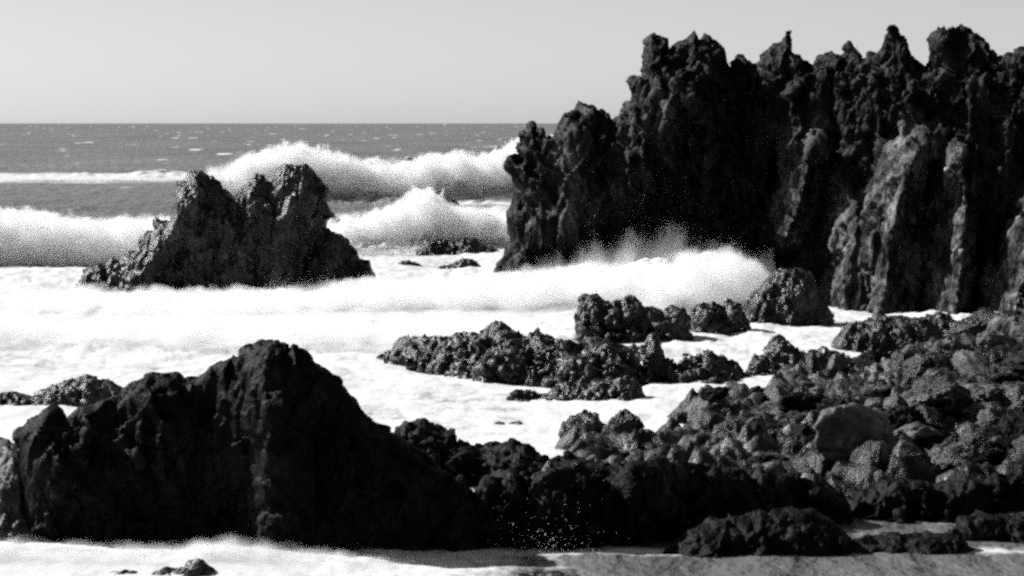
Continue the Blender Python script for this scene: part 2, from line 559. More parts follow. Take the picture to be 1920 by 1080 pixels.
# ----------------------------------------------------------------------------
# rocks grown from an implicit body
# ----------------------------------------------------------------------------
def rock_mesh(name, outline, D, mat, Rf=2.0, Rb=2.0, cell=0.1, amp=0.35, freq=0.6, fine=0.12, ffreq=2.2, seed=1,
              ridges=(), zs=0.6, base=-1.0, chip=0.0, lean=0.0, tmax=None, facet=1.0, edge=0.3):
    """outline: pixels, left foot -> over the top -> right foot; D: distance (number or [(px, m)...])"""
    N = Noise(seed)
    o = np.array(outline, float)
    Dv = np.interp(o[:, 0], *zip(*D)) if isinstance(D, list) else np.full(len(o), float(D))
    ox, oz = at(o[:, 0], o[:, 1], Dv)
    poly = list(zip(ox, oz)) + [(ox[-1] + 0.3, base), (ox[0] - 0.3, base)]
    order = np.argsort(o[:, 0])
    tabx, tabd = ox[order], Dv[order]
    dmax = max(Rf, Rb)
    pad = amp * 1.6 + 3 * cell
    x0, x1 = ox.min() - pad - 0.3, ox.max() + pad + 0.3
    z1 = oz.max() + pad
    xs = np.arange(x0, x1 + cell, cell); zs_ = np.arange(base, z1 + cell, cell)
    XX, ZZ = np.meshgrid(xs, zs_, indexing='ij')
    d2 = poly_sdf(poly, XX.ravel(), ZZ.ravel()).reshape(XX.shape)
    # the foot does not pinch: distance to the base line is ignored
    poly2 = list(zip(ox, oz)) + [(ox[-1] + 3, base - 40), (ox[0] - 3, base - 40)]
    d2 = poly_sdf(poly2, XX.ravel(), ZZ.ravel()).reshape(XX.shape)
    yc = np.interp(XX, tabx, tabd) + lean * ZZ
    push = np.zeros_like(XX)
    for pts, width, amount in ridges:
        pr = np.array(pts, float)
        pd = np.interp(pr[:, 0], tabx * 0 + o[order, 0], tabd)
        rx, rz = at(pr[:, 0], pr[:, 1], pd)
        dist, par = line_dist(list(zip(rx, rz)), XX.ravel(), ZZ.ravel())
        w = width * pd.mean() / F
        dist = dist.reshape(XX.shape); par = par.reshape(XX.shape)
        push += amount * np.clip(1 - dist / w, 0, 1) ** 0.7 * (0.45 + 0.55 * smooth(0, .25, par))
    dpos = np.clip(d2, 0, None)
    Tf = np.sqrt(2 * Rf * np.clip(dpos, 0, 8))
    if tmax: Tf = tmax * (1 - np.exp(-Tf / tmax))
    Tf = Tf + push
    Tb = np.sqrt(2 * Rb * np.clip(dpos, 0, 8))
    ymin = (yc - Tf).min() - pad; ymax = (yc + Tb).max() + pad
    ys = np.arange(ymin, ymax + cell, cell)
    V = np.empty((len(xs), len(ys), len(zs_)), np.float32)
    for j, y in enumerate(ys):
        t = y - yc
        ft = np.minimum(t + Tf, Tb - t) * 0.8
        V[:, j, :] = np.where(d2 > 0, np.minimum(ft, np.maximum(d2, 0.02) + 0.6 * np.clip(ft, -9, 0)), d2 - 0.6 * np.abs(t))
    band = np.argwhere(np.abs(V) < amp * 2.2 + 2 * cell)
    P = np.stack([xs[band[:, 0]], ys[band[:, 1]], zs_[band[:, 2]]], 1)
    Q = P * np.array([freq, freq, freq * zs])
    wq = Q + 0.35 * np.stack([N.perlin(Q * 0.9 + 40), N.perlin(Q * 0.9 + 80), N.perlin(Q * 0.9 + 120)], 1)
    n = 0.75 * N.fbm(wq, 3, 0.5) + 0.45 * N.ridged(wq * 1.3 + 3, 2) - 0.2
    if chip:
        c1, c2, cid = N.worley(wq * 2.0)
        n = n + chip * (np.minimum(c2 - c1, 0.2) * 1.5 - 0.15 + ((cid * 37 % 101) / 101.0 - .5) * 1.0 + 1.6 * (N.vec * N.g[(cid * 7 + 3) & 255]).sum(1))
    al = amp * (edge + (1 - edge) * smooth(0.0, 2.2 * amp + .2, d2[band[:, 0], band[:, 2]]))
    al = al * (1 - 0.6 * np.clip(push / 0.8, 0, 1))[band[:, 0], band[:, 2]]
    V[band[:, 0], band[:, 1], band[:, 2]] += (al * n).astype(np.float32)
    V[:, 0, :] = -1; V[:, -1, :] = -1; V[0] = -1; V[-1] = -1; V[:, :, -1] = -1; V[:, :, 0] = -1
    v, f = surface_nets(V, (x0, ymin, base), (cell, cell, cell))
    nn = vnormals(v, f)
    Q = v * np.array([ffreq, ffreq, ffreq * zs])
    d1, dd2, cid = N.worley(Q * 0.8 + 0.3 * np.stack([N.perlin(Q), N.perlin(Q + 9), N.perlin(Q + 18)], 1))
    wv = v * np.array([ffreq, ffreq, ffreq * zs]) + .2 * np.stack([N.perlin(Q * .6), N.perlin(Q * .6 + 9), N.perlin(Q * .6 + 18)], 1)
    disp = fine * (0.4 * N.fbm(Q * .6, 4, 0.5) + 0.6 * N.ridged(Q * .7, 4, .48) - 0.4 + ((cid * 53 % 97) / 97.0 - .5) * 0.3
                   + facet * (2.3 * N.facets(wv * .32) + 2.0 * N.facets(wv * .75 + 5) + 0.8 * N.facets(wv * 1.9 + 9)))
    iv = np.clip(((v[:, 0] - x0) / cell).astype(int), 0, len(xs) - 1); kv = np.clip(((v[:, 2] - base) / cell).astype(int), 0, len(zs_) - 1)
    disp = disp * (0.55 + 0.45 * smooth(0, 5 * fine, d2[iv, kv])) * (1 - 0.45 * np.clip(push / 0.8, 0, 1))[iv, kv]
    dirn = nn * 0.95 + np.array([-0.1, 0, 0.15])          # crags lean up and to seaward
    v = v + dirn * disp[:, None]
    pale = np.clip(push / 1.0, 0, 1)[iv, kv]  # ridge mask where sunlight is painted into the rock colour
    return v, f, mat, pale


def rock(name, outline, D, mat, label, category='rock', group=None, **kw):
    v, f, mat, pale = rock_mesh(name, outline, D, mat, **kw)
    c = np.array([(v[:, 0].min() + v[:, 0].max()) / 2, (v[:, 1].min() + v[:, 1].max()) / 2, 0])
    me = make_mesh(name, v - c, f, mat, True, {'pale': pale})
    return link(name, me, label, category, group, loc=tuple(c))


CLIFF = [(925, 520), (940, 485), (958, 450), (954, 412), (965, 385), (969, 350), (966, 327), (954, 313), (962, 301), (976, 300), (973, 285), (979, 262),
         (975, 246), (985, 252), (992, 236), (1000, 231), (1006, 248), (1017, 240), (1022, 258), (1038, 264), (1050, 240), (1062, 224), (1075, 216), (1083, 220), (1092, 208),
         (1105, 190), (1119, 192), (1126, 205), (1140, 216), (1147, 234), (1160, 222), (1172, 200), (1180, 178), (1177, 155), (1185, 144), (1198, 140),
         (1208, 140), (1210, 112), (1214, 95), (1222, 79), (1240, 76), (1247, 76), (1250, 95), (1258, 100), (1268, 85), (1285, 78), (1300, 55), (1309, 74), (1330, 78),
         (1350, 84), (1363, 100), (1365, 128), (1375, 116), (1390, 112), (1403, 126), (1416, 135), (1426, 115), (1437, 98), (1450, 86), (1465, 78), (1479, 63),
         (1484, 80), (1485, 98), (1497, 105), (1504, 120), (1516, 124), (1522, 112), (1530, 101), (1560, 100), (1578, 107), (1582, 84), (1590, 80), (1600, 96),
         (1615, 110), (1630, 97), (1645, 102), (1655, 78), (1668, 49), (1681, 63), (1696, 65), (1704, 86), (1711, 110), (1725, 118), (1735, 124), (1740, 103),
         (1742, 75), (1760, 62), (1785, 56), (1815, 64), (1840, 78), (1856, 95), (1866, 107), (1880, 100), (1895, 106), (1910, 96), (1930, 92), (1970, 80), (2010, 110), (2060, 95), (2110, 118), (2140, 90), (2200, 80), (2240, 112), (2300, 108), (2350, 85), (2420, 110), (2470, 130), (2530, 120), (2590, 160), (2640, 200), (2690, 330), (2720, 560)]
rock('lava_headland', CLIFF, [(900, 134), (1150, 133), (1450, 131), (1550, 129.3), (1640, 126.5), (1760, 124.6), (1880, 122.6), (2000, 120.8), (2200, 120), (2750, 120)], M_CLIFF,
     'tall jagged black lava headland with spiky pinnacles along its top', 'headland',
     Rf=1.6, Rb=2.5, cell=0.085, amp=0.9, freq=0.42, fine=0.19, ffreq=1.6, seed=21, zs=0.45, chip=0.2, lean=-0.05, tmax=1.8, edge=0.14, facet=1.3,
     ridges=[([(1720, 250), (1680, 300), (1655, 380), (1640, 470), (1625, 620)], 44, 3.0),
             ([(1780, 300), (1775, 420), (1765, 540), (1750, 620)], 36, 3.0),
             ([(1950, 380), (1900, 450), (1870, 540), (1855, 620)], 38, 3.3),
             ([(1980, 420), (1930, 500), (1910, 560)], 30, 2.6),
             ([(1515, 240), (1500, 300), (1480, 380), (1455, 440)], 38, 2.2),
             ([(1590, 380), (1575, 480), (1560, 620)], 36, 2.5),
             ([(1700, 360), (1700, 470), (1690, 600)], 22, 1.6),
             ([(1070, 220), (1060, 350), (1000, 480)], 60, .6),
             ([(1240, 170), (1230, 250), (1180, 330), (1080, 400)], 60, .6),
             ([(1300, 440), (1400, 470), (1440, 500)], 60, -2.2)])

STACK = [(140, 556), (155, 520), (165, 508), (185, 499), (200, 502), (210, 486), (225, 488), (240, 480), (258, 470), (261, 450), (275, 434), (288, 430), (289, 412), (321, 414),
         (326, 400), (331, 370), (334, 340), (350, 338), (360, 326), (376, 322), (390, 335), (411, 341), (417, 356), (430, 360), (438, 374), (446, 360), (460, 350),
         (480, 329), (496, 331), (500, 347), (512, 335), (520, 317), (535, 308), (555, 311), (576, 310), (584, 325), (600, 342), (610, 358), (613, 375), (621, 395), (627, 405),
         (612, 412), (612, 426), (622, 435), (640, 444), (656, 460), (669, 476), (673, 490), (690, 490), (698, 505), (705, 550)]
rock('sea_stack', STACK, 139, M_WET, 'twin-humped black sea stack ringed by white surf', 'sea stack',
     Rf=1.1, Rb=1.2, cell=0.055, amp=0.4, freq=0.8, fine=0.15, ffreq=1.9, edge=.2, seed=33, zs=0.4, chip=0.35, tmax=1.2,
     ridges=[([(350, 340), (345, 400), (300, 480), (240, 550)], 40, 0.9), ([(480, 340), (470, 450), (440, 550)], 45, 0.8),
             ([(560, 320), (540, 430), (530, 540)], 45, 1.1), ([(640, 470), (600, 540)], 35, 0.8), ([(400, 370), (390, 470), (380, 550)], 36, 0.5)])

FORE = [(30, 1030), (44, 960), (42, 900), (36, 860), (34, 812), (50, 790), (75, 775), (100, 759), (117, 768), (126, 786), (140, 778), (160, 765), (180, 760), (200, 752), (230, 738), (250, 725), (270, 712),
        (285, 701), (310, 704), (336, 701), (346, 713), (370, 705), (390, 688), (410, 677), (440, 672), (465, 655), (490, 641), (515, 635), (536, 644), (546, 655), (553, 644), (575, 655),
        (600, 678), (625, 700), (648, 722), (655, 735), (675, 760), (695, 785), (706, 797), (727, 800), (740, 812), (762, 832), (792, 858), (830, 890), (870, 922), (905, 960), (950, 1040)]
rock('shore_rock', FORE, [(0, 56.2), (450, 55.8), (520, 55.0), (1000, 54.6)], M_DARK, 'huge black rock peaking in the lower left above the foam', 'rock',
     Rf=0.9, Rb=1.0, cell=0.042, amp=0.22, freq=0.8, fine=0.08, ffreq=2.2, edge=.12, seed=44, zs=0.6, chip=0.25, tmax=0.8, lean=-0.08,
     ridges=[([(520, 660), (500, 850), (510, 1040)], 110, 0.5), ([(300, 720), (330, 900), (360, 1020)], 80, 0.3), ([(100, 780), (110, 900), (100, 1020)], 60, 0.4)])

rock('shore_rock', [(-110, 1030), (-80, 870), (-50, 835), (-10, 828), (15, 834), (34, 850), (44, 900), (46, 960), (66, 1010)], [(-110, 58.6), (66, 55.6)], M_GREY, 'pale sunlit wet rock at the left edge, against the huge black rock', 'rock',
     Rf=0.9, Rb=0.8, cell=0.042, amp=0.18, freq=1.0, fine=0.06, ffreq=2.6, seed=45, zs=0.4, chip=0.2, lean=.25)

# mid-water reefs and outliers
REEF = [(715, 672), (728, 650), (745, 632), (765, 624), (790, 624), (815, 622), (845, 618), (858, 608), (880, 612), (898, 612), (915, 602), (932, 598), (950, 603), (962, 612), (985, 612), (1012, 608), (1032, 616), (1050, 628), (1065, 626), (1080, 632), (1110, 630), (1135, 628), (1180, 640), (1212, 636), (1226, 620), (1238, 642), (1250, 664), (1275, 660), (1300, 668), (1330, 662), (1355, 668), (1390, 690), (1400, 712)]
REEF = [(a, b + 9 + (8 if 800 < a < 1300 else 0)) for a, b in REEF]
rock('low_reef', REEF, [(700, 98), (900, 92), (1100, 90), (1400, 91)], M_WET, 'long low reef of broken black lava reaching left into the surf', 'reef',
     Rf=2.6, Rb=1.5, cell=0.05, amp=0.4, freq=1.7, fine=0.11, ffreq=1.8, seed=51, zs=0.5, chip=0.6, edge=.45, facet=1.6, base=-0.6)
rock('reef_rock', [(1085, 570), (1092, 558), (1110, 556), (1128, 562), (1145, 572), (1165, 566), (1175, 560), (1192, 562), (1205, 570), (1225, 580), (1242, 588), (1262, 578), (1280, 580), (1292, 600), (1295, 634)],
     106, M_WET, 'dark two-lobed rock in the surf just beyond the low reef, left end overhanging', 'rock', Rf=1.2, Rb=1.0, cell=0.05, amp=0.24, freq=2.0, fine=0.12, ffreq=2.6, edge=.5, seed=52, chip=0.4, base=-0.6)
rock('reef_rock', [(1290, 628), (1296, 590), (1310, 572), (1335, 568), (1352, 574), (1370, 570), (1388, 575), (1402, 600), (1405, 632)],
     109, M_WET, 'low wet rock between the two-lobed rock and the headland foot', 'rock', Rf=1.2, Rb=1.0, cell=0.05, amp=0.26, freq=2.0, fine=0.13, ffreq=2.6, edge=.6, seed=53, chip=0.4, base=-0.6)
rock('reef_rock', [(955, 752), (968, 738), (990, 736), (1015, 742), (1050, 726), (1080, 722), (1110, 716), (1140, 718), (1165, 708), (1190, 712), (1205, 738), (1230, 756), (1245, 775)],
     84.5, M_WET, 'dark finger of rock in pale water in front of the long low reef', 'rock', Rf=1.3, Rb=0.9, cell=0.045, amp=0.26, freq=2.2, fine=0.12, ffreq=2.6, edge=.6, seed=54, chip=0.4, base=-0.6)
rock('reef_rock', [(918, 802), (935, 792), (955, 794), (975, 790), (990, 802)], 77, M_WET,
     'tiny flat rock awash in pale water beside the shore', 'rock', Rf=0.5, Rb=0.4, cell=0.03, amp=0.07, freq=3, fine=0.03, ffreq=5, seed=55, base=-0.3)
rock('reef_rock', [(616, 674), (626, 668), (636, 666), (645, 670), (655, 674)], 98.5, M_WET,
     'tiny rock tip right of the foreground rock peak, alone in white water', 'rock', Rf=0.3, Rb=0.3, cell=0.03, amp=0.05, freq=3, fine=0.03, ffreq=5, seed=56, base=-0.3)
rock('reef_rock', [(740, 500), (752, 490), (768, 488), (782, 494), (795, 500)], 164, M_WET,
     'small rock tip awash between the stack and the headland, the smaller of two', 'rock', Rf=0.4, Rb=0.4, cell=0.05, amp=0.1, freq=2, fine=0.05, ffreq=4, seed=57, base=-0.4)
rock('reef_rock', [(815, 506), (830, 498), (845, 494), (862, 486), (885, 486), (898, 494), (905, 502)], 161, M_WET,
     'small ragged rock awash between the stack and the headland, the larger of two', 'rock', Rf=0.5, Rb=0.5, cell=0.05, amp=0.12, freq=2, fine=0.06, ffreq=4, seed=58, base=-0.4)
rock('reef_rock', [(780, 472), (800, 452), (820, 446), (850, 452), (870, 446), (890, 448), (905, 460), (935, 470)], 178, M_WET,
     'dark rock half hidden by the splash left of the headland', 'rock', Rf=0.8, Rb=0.6, cell=0.07, amp=0.2, freq=1.4, fine=0.08, ffreq=3, seed=59, base=-0.5)
rock('reef_rock', [(900, 410), (908, 400), (922, 404), (934, 414), (938, 424)], 186, M_WET,
     'rock tip poking through the splash against the headland', 'rock', Rf=0.5, Rb=0.4, cell=0.07, amp=0.12, freq=1.4, fine=0.06, ffreq=3, seed=60, base=0.0)
rock('low_reef', [(-60, 752), (-20, 742), (20, 740), (60, 742), (85, 732), (105, 724), (130, 716), (150, 708), (176, 706), (190, 714), (215, 722), (235, 734), (270, 745), (300, 760)],
     83, M_WET, 'low rocky ridge behind the left shoulder of the huge foreground rock', 'reef', Rf=0.8, Rb=0.8, cell=0.045, amp=0.15, freq=1.8, fine=0.07, ffreq=3, seed=61, chip=0.4, base=-0.5)
rock('reef_rock', [(180, 1085), (205, 1074), (240, 1072), (275, 1074), (300, 1064), (330, 1066), (352, 1052), (372, 1050), (390, 1062), (410, 1074), (425, 1086)],
     51.3, M_WET, 'wet rock breaking the foam at the bottom edge, below the huge foreground rock', 'rock', Rf=0.4, Rb=0.4, cell=0.03, amp=0.08, freq=2.6, fine=0.04, ffreq=5, seed=62, chip=0.3, base=-0.4)
rock('reef_rock', [(930, 1098), (960, 1084), (1000, 1074), (1040, 1072), (1075, 1078), (1100, 1088), (1120, 1098)],
     50.8, M_WET, 'rock sloshed by foam at the bottom edge, below the black shelf', 'rock', Rf=0.4, Rb=0.4, cell=0.03, amp=0.08, freq=2.6, fine=0.04, ffreq=5, seed=63, chip=0.3, base=-0.4)

rock('buttress_rock', [(1372, 618), (1392, 578), (1408, 552), (1440, 522), (1468, 506), (1500, 504), (1520, 520), (1540, 560), (1560, 600), (1575, 618)], 114, M_WET,
     'wet glinting rock step at the headland foot beside the heap of surf', 'rock', Rf=1.5, Rb=1.2, cell=0.055, amp=0.22, freq=1.3, fine=0.11, ffreq=2.4, seed=64, zs=.4, chip=0.3, base=-0.6)
rock('buttress_rock', [(1548, 668), (1575, 622), (1600, 606), (1640, 596), (1690, 594), (1740, 602), (1775, 630), (1795, 668)], 101, M_RUBBLE,
     'grey broken rock between the headland columns and the rubble shore', 'rock', Rf=1.5, Rb=1.2, cell=0.055, amp=0.22, freq=1.3, fine=0.1, ffreq=2.6, seed=65, chip=0.3, base=-0.6)
rock('reef_rock', [(1395, 706), (1410, 680), (1432, 668), (1450, 640), (1470, 634), (1486, 655), (1510, 664), (1540, 660), (1570, 664), (1600, 676), (1625, 700)], 92, M_WET,
     'ragged black rock between the pale water tongue and the rubble, below the buttress step', 'rock', Rf=1.2, Rb=1.0, cell=0.05, amp=0.28, freq=2.0, fine=0.13, ffreq=2.6, edge=.6, seed=66, chip=0.4, base=-0.6)
rock('reef_rock', [(1045, 845), (1052, 800), (1070, 786), (1095, 774), (1120, 776), (1130, 800), (1150, 812), (1160, 840)], 73, M_WET,
     'blocky black rock jutting into the pale water at the left end of the rubble shore', 'rock', Rf=.9, Rb=.8, cell=0.045, amp=0.22, freq=2.0, fine=0.11, ffreq=2.8, edge=.5, seed=67, chip=0.4, base=-0.6)
rock('reef_rock', [(1240, 712), (1262, 690), (1285, 668), (1310, 672), (1330, 660), (1350, 672), (1380, 690), (1395, 708)], 90.5, M_WET,
     'row of small black knobs at the right end of the long low reef', 'rock', Rf=.8, Rb=.8, cell=0.045, amp=0.25, freq=2.2, fine=0.12, ffreq=2.8, edge=.7, seed=68, chip=0.4, base=-0.6)
rock('buttress_rock', [(1672, 652), (1700, 618), (1735, 604), (1762, 594), (1800, 606), (1850, 590), (1900, 596), (1960, 612), (1990, 650)], 107, M_WET,
     'dark jumbled rock under the lit headland columns at the right, behind the rubble', 'rock', Rf=1.5, Rb=1.2, cell=0.055, amp=0.28, freq=1.5, fine=0.12, ffreq=2.4, edge=.5, seed=69, chip=0.4, base=-0.6)
# shelf and ledges at the near shore
rock('rock_shelf', [(735, 830), (748, 800), (768, 787), (792, 786), (806, 800), (850, 806), (856, 830), (885, 832), (905, 842), (930, 842), (955, 834), (985, 834), (1008, 848), (1030, 862), (1060, 866), (1100, 868), (1150, 872), (1200, 880), (1260, 880), (1310, 900), (1400, 940)],
     [(700, 66), (900, 65), (1200, 63), (1400, 63)], M_DARK, 'black rock shelf running right from the foot of the huge foreground rock', 'rock shelf',
     Rf=1.5, Rb=1.0, cell=0.045, amp=0.32, freq=1.6, fine=0.12, ffreq=2.2, edge=.4, seed=71, chip=0.45, base=-0.6)
rock('rock_shelf', [(855, 1050), (875, 950), (905, 905), (940, 892), (1000, 905), (1030, 885), (1090, 872), (1140, 900), (1180, 872), (1230, 865), (1290, 872), (1340, 868), (1420, 888), (1480, 893), (1540, 905), (1580, 940), (1595, 1000), (1600, 1040)],
     [(850, 54.8), (1200, 55.2), (1300, 57), (1600, 58)], M_DARK, 'sheer black shelf front between the huge foreground rock and the lower right ledges', 'rock shelf',
     Rf=1.0, Rb=1.5, cell=0.042, amp=0.32, freq=1.4, fine=0.12, ffreq=2.2, edge=.4, seed=74, chip=0.3, base=-0.6, tmax=.7, lean=-.1)
rock('rock_shelf', [(1570, 1000), (1600, 935), (1680, 900), (1760, 905), (1850, 888), (1920, 880), (2050, 870), (2200, 880), (2340, 868), (2480, 890), (2560, 960)],
     58.8, M_DARK, 'dark shaded bank of wet rock at the foot of the rubble near the right edge', 'rock shelf',
     Rf=1.0, Rb=1.5, cell=0.042, amp=0.32, freq=1.5, fine=0.13, ffreq=2.2, edge=.4, seed=75, chip=0.3, base=-0.6, tmax=.7, lean=-.1)
rock('ledge_rock', [(1215, 1048), (1250, 1030), (1280, 1005), (1300, 992), (1340, 976), (1395, 966), (1425, 954), (1440, 964), (1480, 960), (1525, 966), (1555, 985), (1585, 1016), (1625, 1012), (1680, 1003), (1740, 1004), (1795, 998), (1830, 1034)],
     54.1, M_DARK, 'low black ledge with a streaked left face at the lower right waterline', 'rock', Rf=0.5, Rb=0.6, cell=0.035, amp=0.16, freq=1.6, fine=0.07, ffreq=2.4, edge=.35, seed=72, chip=0.3, base=-0.4)
rock('ledge_rock', [(1585, 1034), (1620, 1014), (1680, 1004), (1740, 1004), (1790, 1000), (1800, 975), (1850, 968), (1920, 970), (2000, 960), (2060, 1030)],
     55.6, M_DARK, 'thin wet ledge at the water line in the lower right corner', 'rock', Rf=0.5, Rb=0.6, cell=0.035, amp=0.16, freq=1.6, fine=0.08, ffreq=2.6, edge=.5, seed=73, chip=0.3, base=-0.4)

# ----------------------------------------------------------------------------
# rubble shore: a rough sheet and loose boulders on it
# ----------------------------------------------------------------------------
LAND = [(930, 950), (1000, 905), (1060, 885), (1050, 835), (1110, 812), (1200, 842), (1290, 800), (1260, 785), (1390, 755), (1430, 730), (1440, 712), (1500, 708), (1600, 716), (1660, 690), (1790, 686), (1840, 662),
        (1860, 640), (2300, 620), (3100, 600), (3100, 960), (1790, 950), (1600, 945), (1300, 945), (1100, 945), (960, 960)]
lx, ly = ground(*np.array(LAND, float).T)
NL = Noise(91)
cell = 0.085
gx = np.arange(-3, 46, cell); gy = np.arange(50, 122, cell * 1.3)
GX, GY = np.meshgrid(gx, gy, indexing='ij')
sd = poly_sdf(list(zip(lx, ly)), GX.ravel(), GY.ravel()).reshape(GX.shape)
P = np.stack([GX.ravel(), GY.ravel(), 0 * GX.ravel()], 1)
lump = NL.fbm(P * 0.3, 3).reshape(GX.shape)
d1, d2, cid = NL.worley(P * 0.9 + 0.35 * np.stack([NL.perlin(P), NL.perlin(P + 7), 0 * P[:, 0]], 1))
d1b, d2b, cidb = NL.worley(P * 2.2 + 0.3 * np.stack([NL.perlin(P * 2), NL.perlin(P * 2 + 7), 0 * P[:, 0]], 1))
bl = (np.minimum(d2 - d1, .45) * 1.3 * (0.3 + (cid * 37 % 101) / 101.)).reshape(GX.shape)
bl2 = (np.minimum(d2b - d1b, .4) * 0.7 * (0.2 + (cidb * 37 % 101) / 101.)).reshape(GX.shape)
fn = NL.ridged(P * 2.5, 4).reshape(GX.shape)
rise = 0.25 + 0.75 * smooth(4, 22, GX) + 0.3 * smooth(85, 62, GY) * smooth(3, 8, GX)
rough = 0.4 * lump + 0.6 * bl + 0.45 * bl2 + 0.12 * fn - 0.55 * smooth(.1, .5, NL.fbm(P * 1.1 + 40, 3)).reshape(GX.shape)
GZ = rise * smooth(-0.1, 0.7, sd) - 0.6 * smooth(0.5, -1.5, sd) + rough * smooth(-1.5, 1.0, sd) - 0.15
keep = sd > -2.0
I = np.arange(GX.size).reshape(GX.shape)
f = np.stack([I[:-1, :-1], I[1:, :-1], I[1:, 1:], I[:-1, 1:]], -1).reshape(-1, 4)
f = f[keep.ravel()[f].all(1)]
used = np.unique(f); remap = np.full(GX.size, -1); remap[used] = np.arange(len(used))
V3 = np.stack([GX.ravel(), GY.ravel(), GZ.ravel()], 1)[used]
me = make_mesh('rocky_shore', V3, remap[f], M_RUBBLE)
link('rocky_shore', me, kind='structure')


def shore_z(x, y):
    i = np.clip(((x - gx[0]) / cell).astype(int), 0, len(gx) - 1); j = np.clip(((y - gy[0]) / (cell * 1.3)).astype(int), 0, len(gy) - 1)
    return GZ[i, j], sd[i, j]


# boulder prototypes
import bmesh
bm = bmesh.new(); bmesh.ops.create_icosphere(bm, subdivisions=5, radius=1.0)
ICO_V = np.array([v.co[:] for v in bm.verts]); ICO_F = np.array([[v.index for v in fc.verts] for fc in bm.faces]); bm.free()


def boulder_mesh(seed, mat, nplanes=13, rough=0.1, soft=20):
    r = np.random.RandomState(seed); N = Noise(seed)
    pn = r.normal(size=(nplanes, 3)); pn /= np.linalg.norm(pn, axis=1)[:, None]
    h = 0.55 + 0.4 * r.rand(nplanes)
    c = np.clip(ICO_V @ pn.T, 1e-3, None)
    rr = np.concatenate([h / c, np.full((len(ICO_V), 1), 1.15)], 1)
    rad = (rr ** -soft).sum(1) ** (-1.0 / soft)
    v = ICO_V * rad[:, None]
    d1, d2, cid = N.worley(v * 2.6 + .3 * np.stack([N.perlin(v * 3), N.perlin(v * 3 + 5), N.perlin(v * 3 + 11)], 1))
    disp = rough * (0.8 * N.fbm(v * 2.2, 5, .6) + 0.4 * N.ridged(v * 4, 3) + 1.2 * np.minimum(d2 - d1, .3) + ((cid * 53 % 97) / 97. - .5) * .6)
    v = v * (1 + disp)[:, None]
    return make_mesh('boulder', v, ICO_F, mat)


rng = np.random.RandomState(5)
PROTO = [boulder_mesh(100 + k, [M_RUBBLE, M_RUBBLE, M_GREY, M_DARK][k % 4], nplanes=[9, 13, 16][k % 3], rough=[.15, .21, .1, .25][k % 4]) for k in range(16)]


def boulder(px, py, size, label, group, k=None, sc=None, rot=None, z=None, sink=0.3):
    """px, py: the foot of the boulder in the photograph"""
    zz = 0.5
    for _ in range(6):
        x, y = ground(px, py, zz)
        zz = float(shore_z(np.array([x]), np.array([y]))[0][0])
    k = rng.randint(len(PROTO)) if k is None else k
    sc = np.array(sc if sc is not None else (1 + .35 * rng.randn(), 1 + .3 * rng.randn(), 0.65 + .18 * rng.randn()))
    sc = np.clip(sc, .55, 1.6) * size
    o = link('boulder', PROTO[k], label, 'boulder', group, loc=(float(x), float(y), zz + sc[2] * (0.75 - sink)))
    o.scale = sc
    o.rotation_euler = rot if rot is not None else (rng.randn() * .35, rng.randn() * .35, rng.rand() * 6.28)
    return o


G_SHORE = 'loose boulders heaped on the rubble shore'
boulder(1605, 850, 0.85, 'large smooth grey domed boulder in the middle of the rubble shore', G_SHORE, k=2, sc=(1.25, 1.0, 0.95), rot=(0, .12, .4))
boulder(1600, 668, 0.72, 'dark pointed rock standing at the top edge of the rubble by the water', G_SHORE, k=3, sc=(.75, .75, 1.3), rot=(0, 0, .2))
boulder(1890, 640, 0.72, 'pale upright boulder at the right edge under the headland', G_SHORE, k=6, sc=(1.0, .9, 1.2))
placed = 3
tries = 0
while placed < 290 and tries < 6000:
    tries += 1
    u = rng.rand()
    px = 1060 + 960 * rng.rand() ** 0.8; py = 640 + 270 * rng.rand()
    x, y = ground(px, py, 0.6)
    zz, s_ = shore_z(np.array([x]), np.array([y]))
    if s_[0] < 0.1:
        continue
    size = 0.11 + 0.46 * rng.rand() ** (3.6 - 1.6 * float(smooth(1450, 1750, px)))
    near = smooth(1500, 1900, px)
    kk = rng.randint(len(PROTO)); big = size * (1 + .3 * near)
    tone = ['grey rough', 'brown-black pitted', 'pale weathered', 'near black jagged'][kk % 4].replace('brown-black', 'dark grey')
    sz = 'large' if big > .45 else 'middling' if big > .24 else 'small'
    where = 'at the right edge of the rubble' if px > 1750 else 'at the upper rim of the rubble beside pale water' if py < 720 else 'at the lower rim of the rubble near the black shelf' if py > 840 else 'in the left half of the rubble' if px < 1450 else 'in the middle of the rubble'
    boulder(px, py, big, f'{sz} {tone} boulder {where}', G_SHORE, k=kk)
    placed += 1

# ----------------------------------------------------------------------------
# spray: clouds of flying drops
# ----------------------------------------------------------------------------
TET = np.array([[1, 1, 1], [1, -1, -1], [-1, 1, -1], [-1, -1, 1]], float) / 1.732
TF = np.array([[0, 1, 2], [0, 3, 1], [0, 2, 3], [1, 3, 2]])


def spray(name, pts, sizes, label=None):
    n = len(pts)
    r = np.random.RandomState(n)
    q = r.normal(size=(n, 4)); q /= np.linalg.norm(q, axis=1)[:, None]
    w, x, y, z = q.T
    R = np.stack([1 - 2 * (y * y + z * z), 2 * (x * y - z * w), 2 * (x * z + y * w), 2 * (x * y + z * w), 1 - 2 * (x * x + z * z), 2 * (y * z - x * w), 2 * (x * z - y * w), 2 * (y * z + x * w), 1 - 2 * (x * x + y * y)], 1).reshape(n, 3, 3)
    v = np.einsum('nij,kj->nki', R, TET) * sizes[:, None, None] + pts[:, None, :]
    f = (TF[None] + 4 * np.arange(n)[:, None, None]).reshape(-1, 3)
    me = make_mesh(name, v.reshape(-1, 3), f, M_SPRAY, False)
    return link(name, me, label, None, kind='stuff')


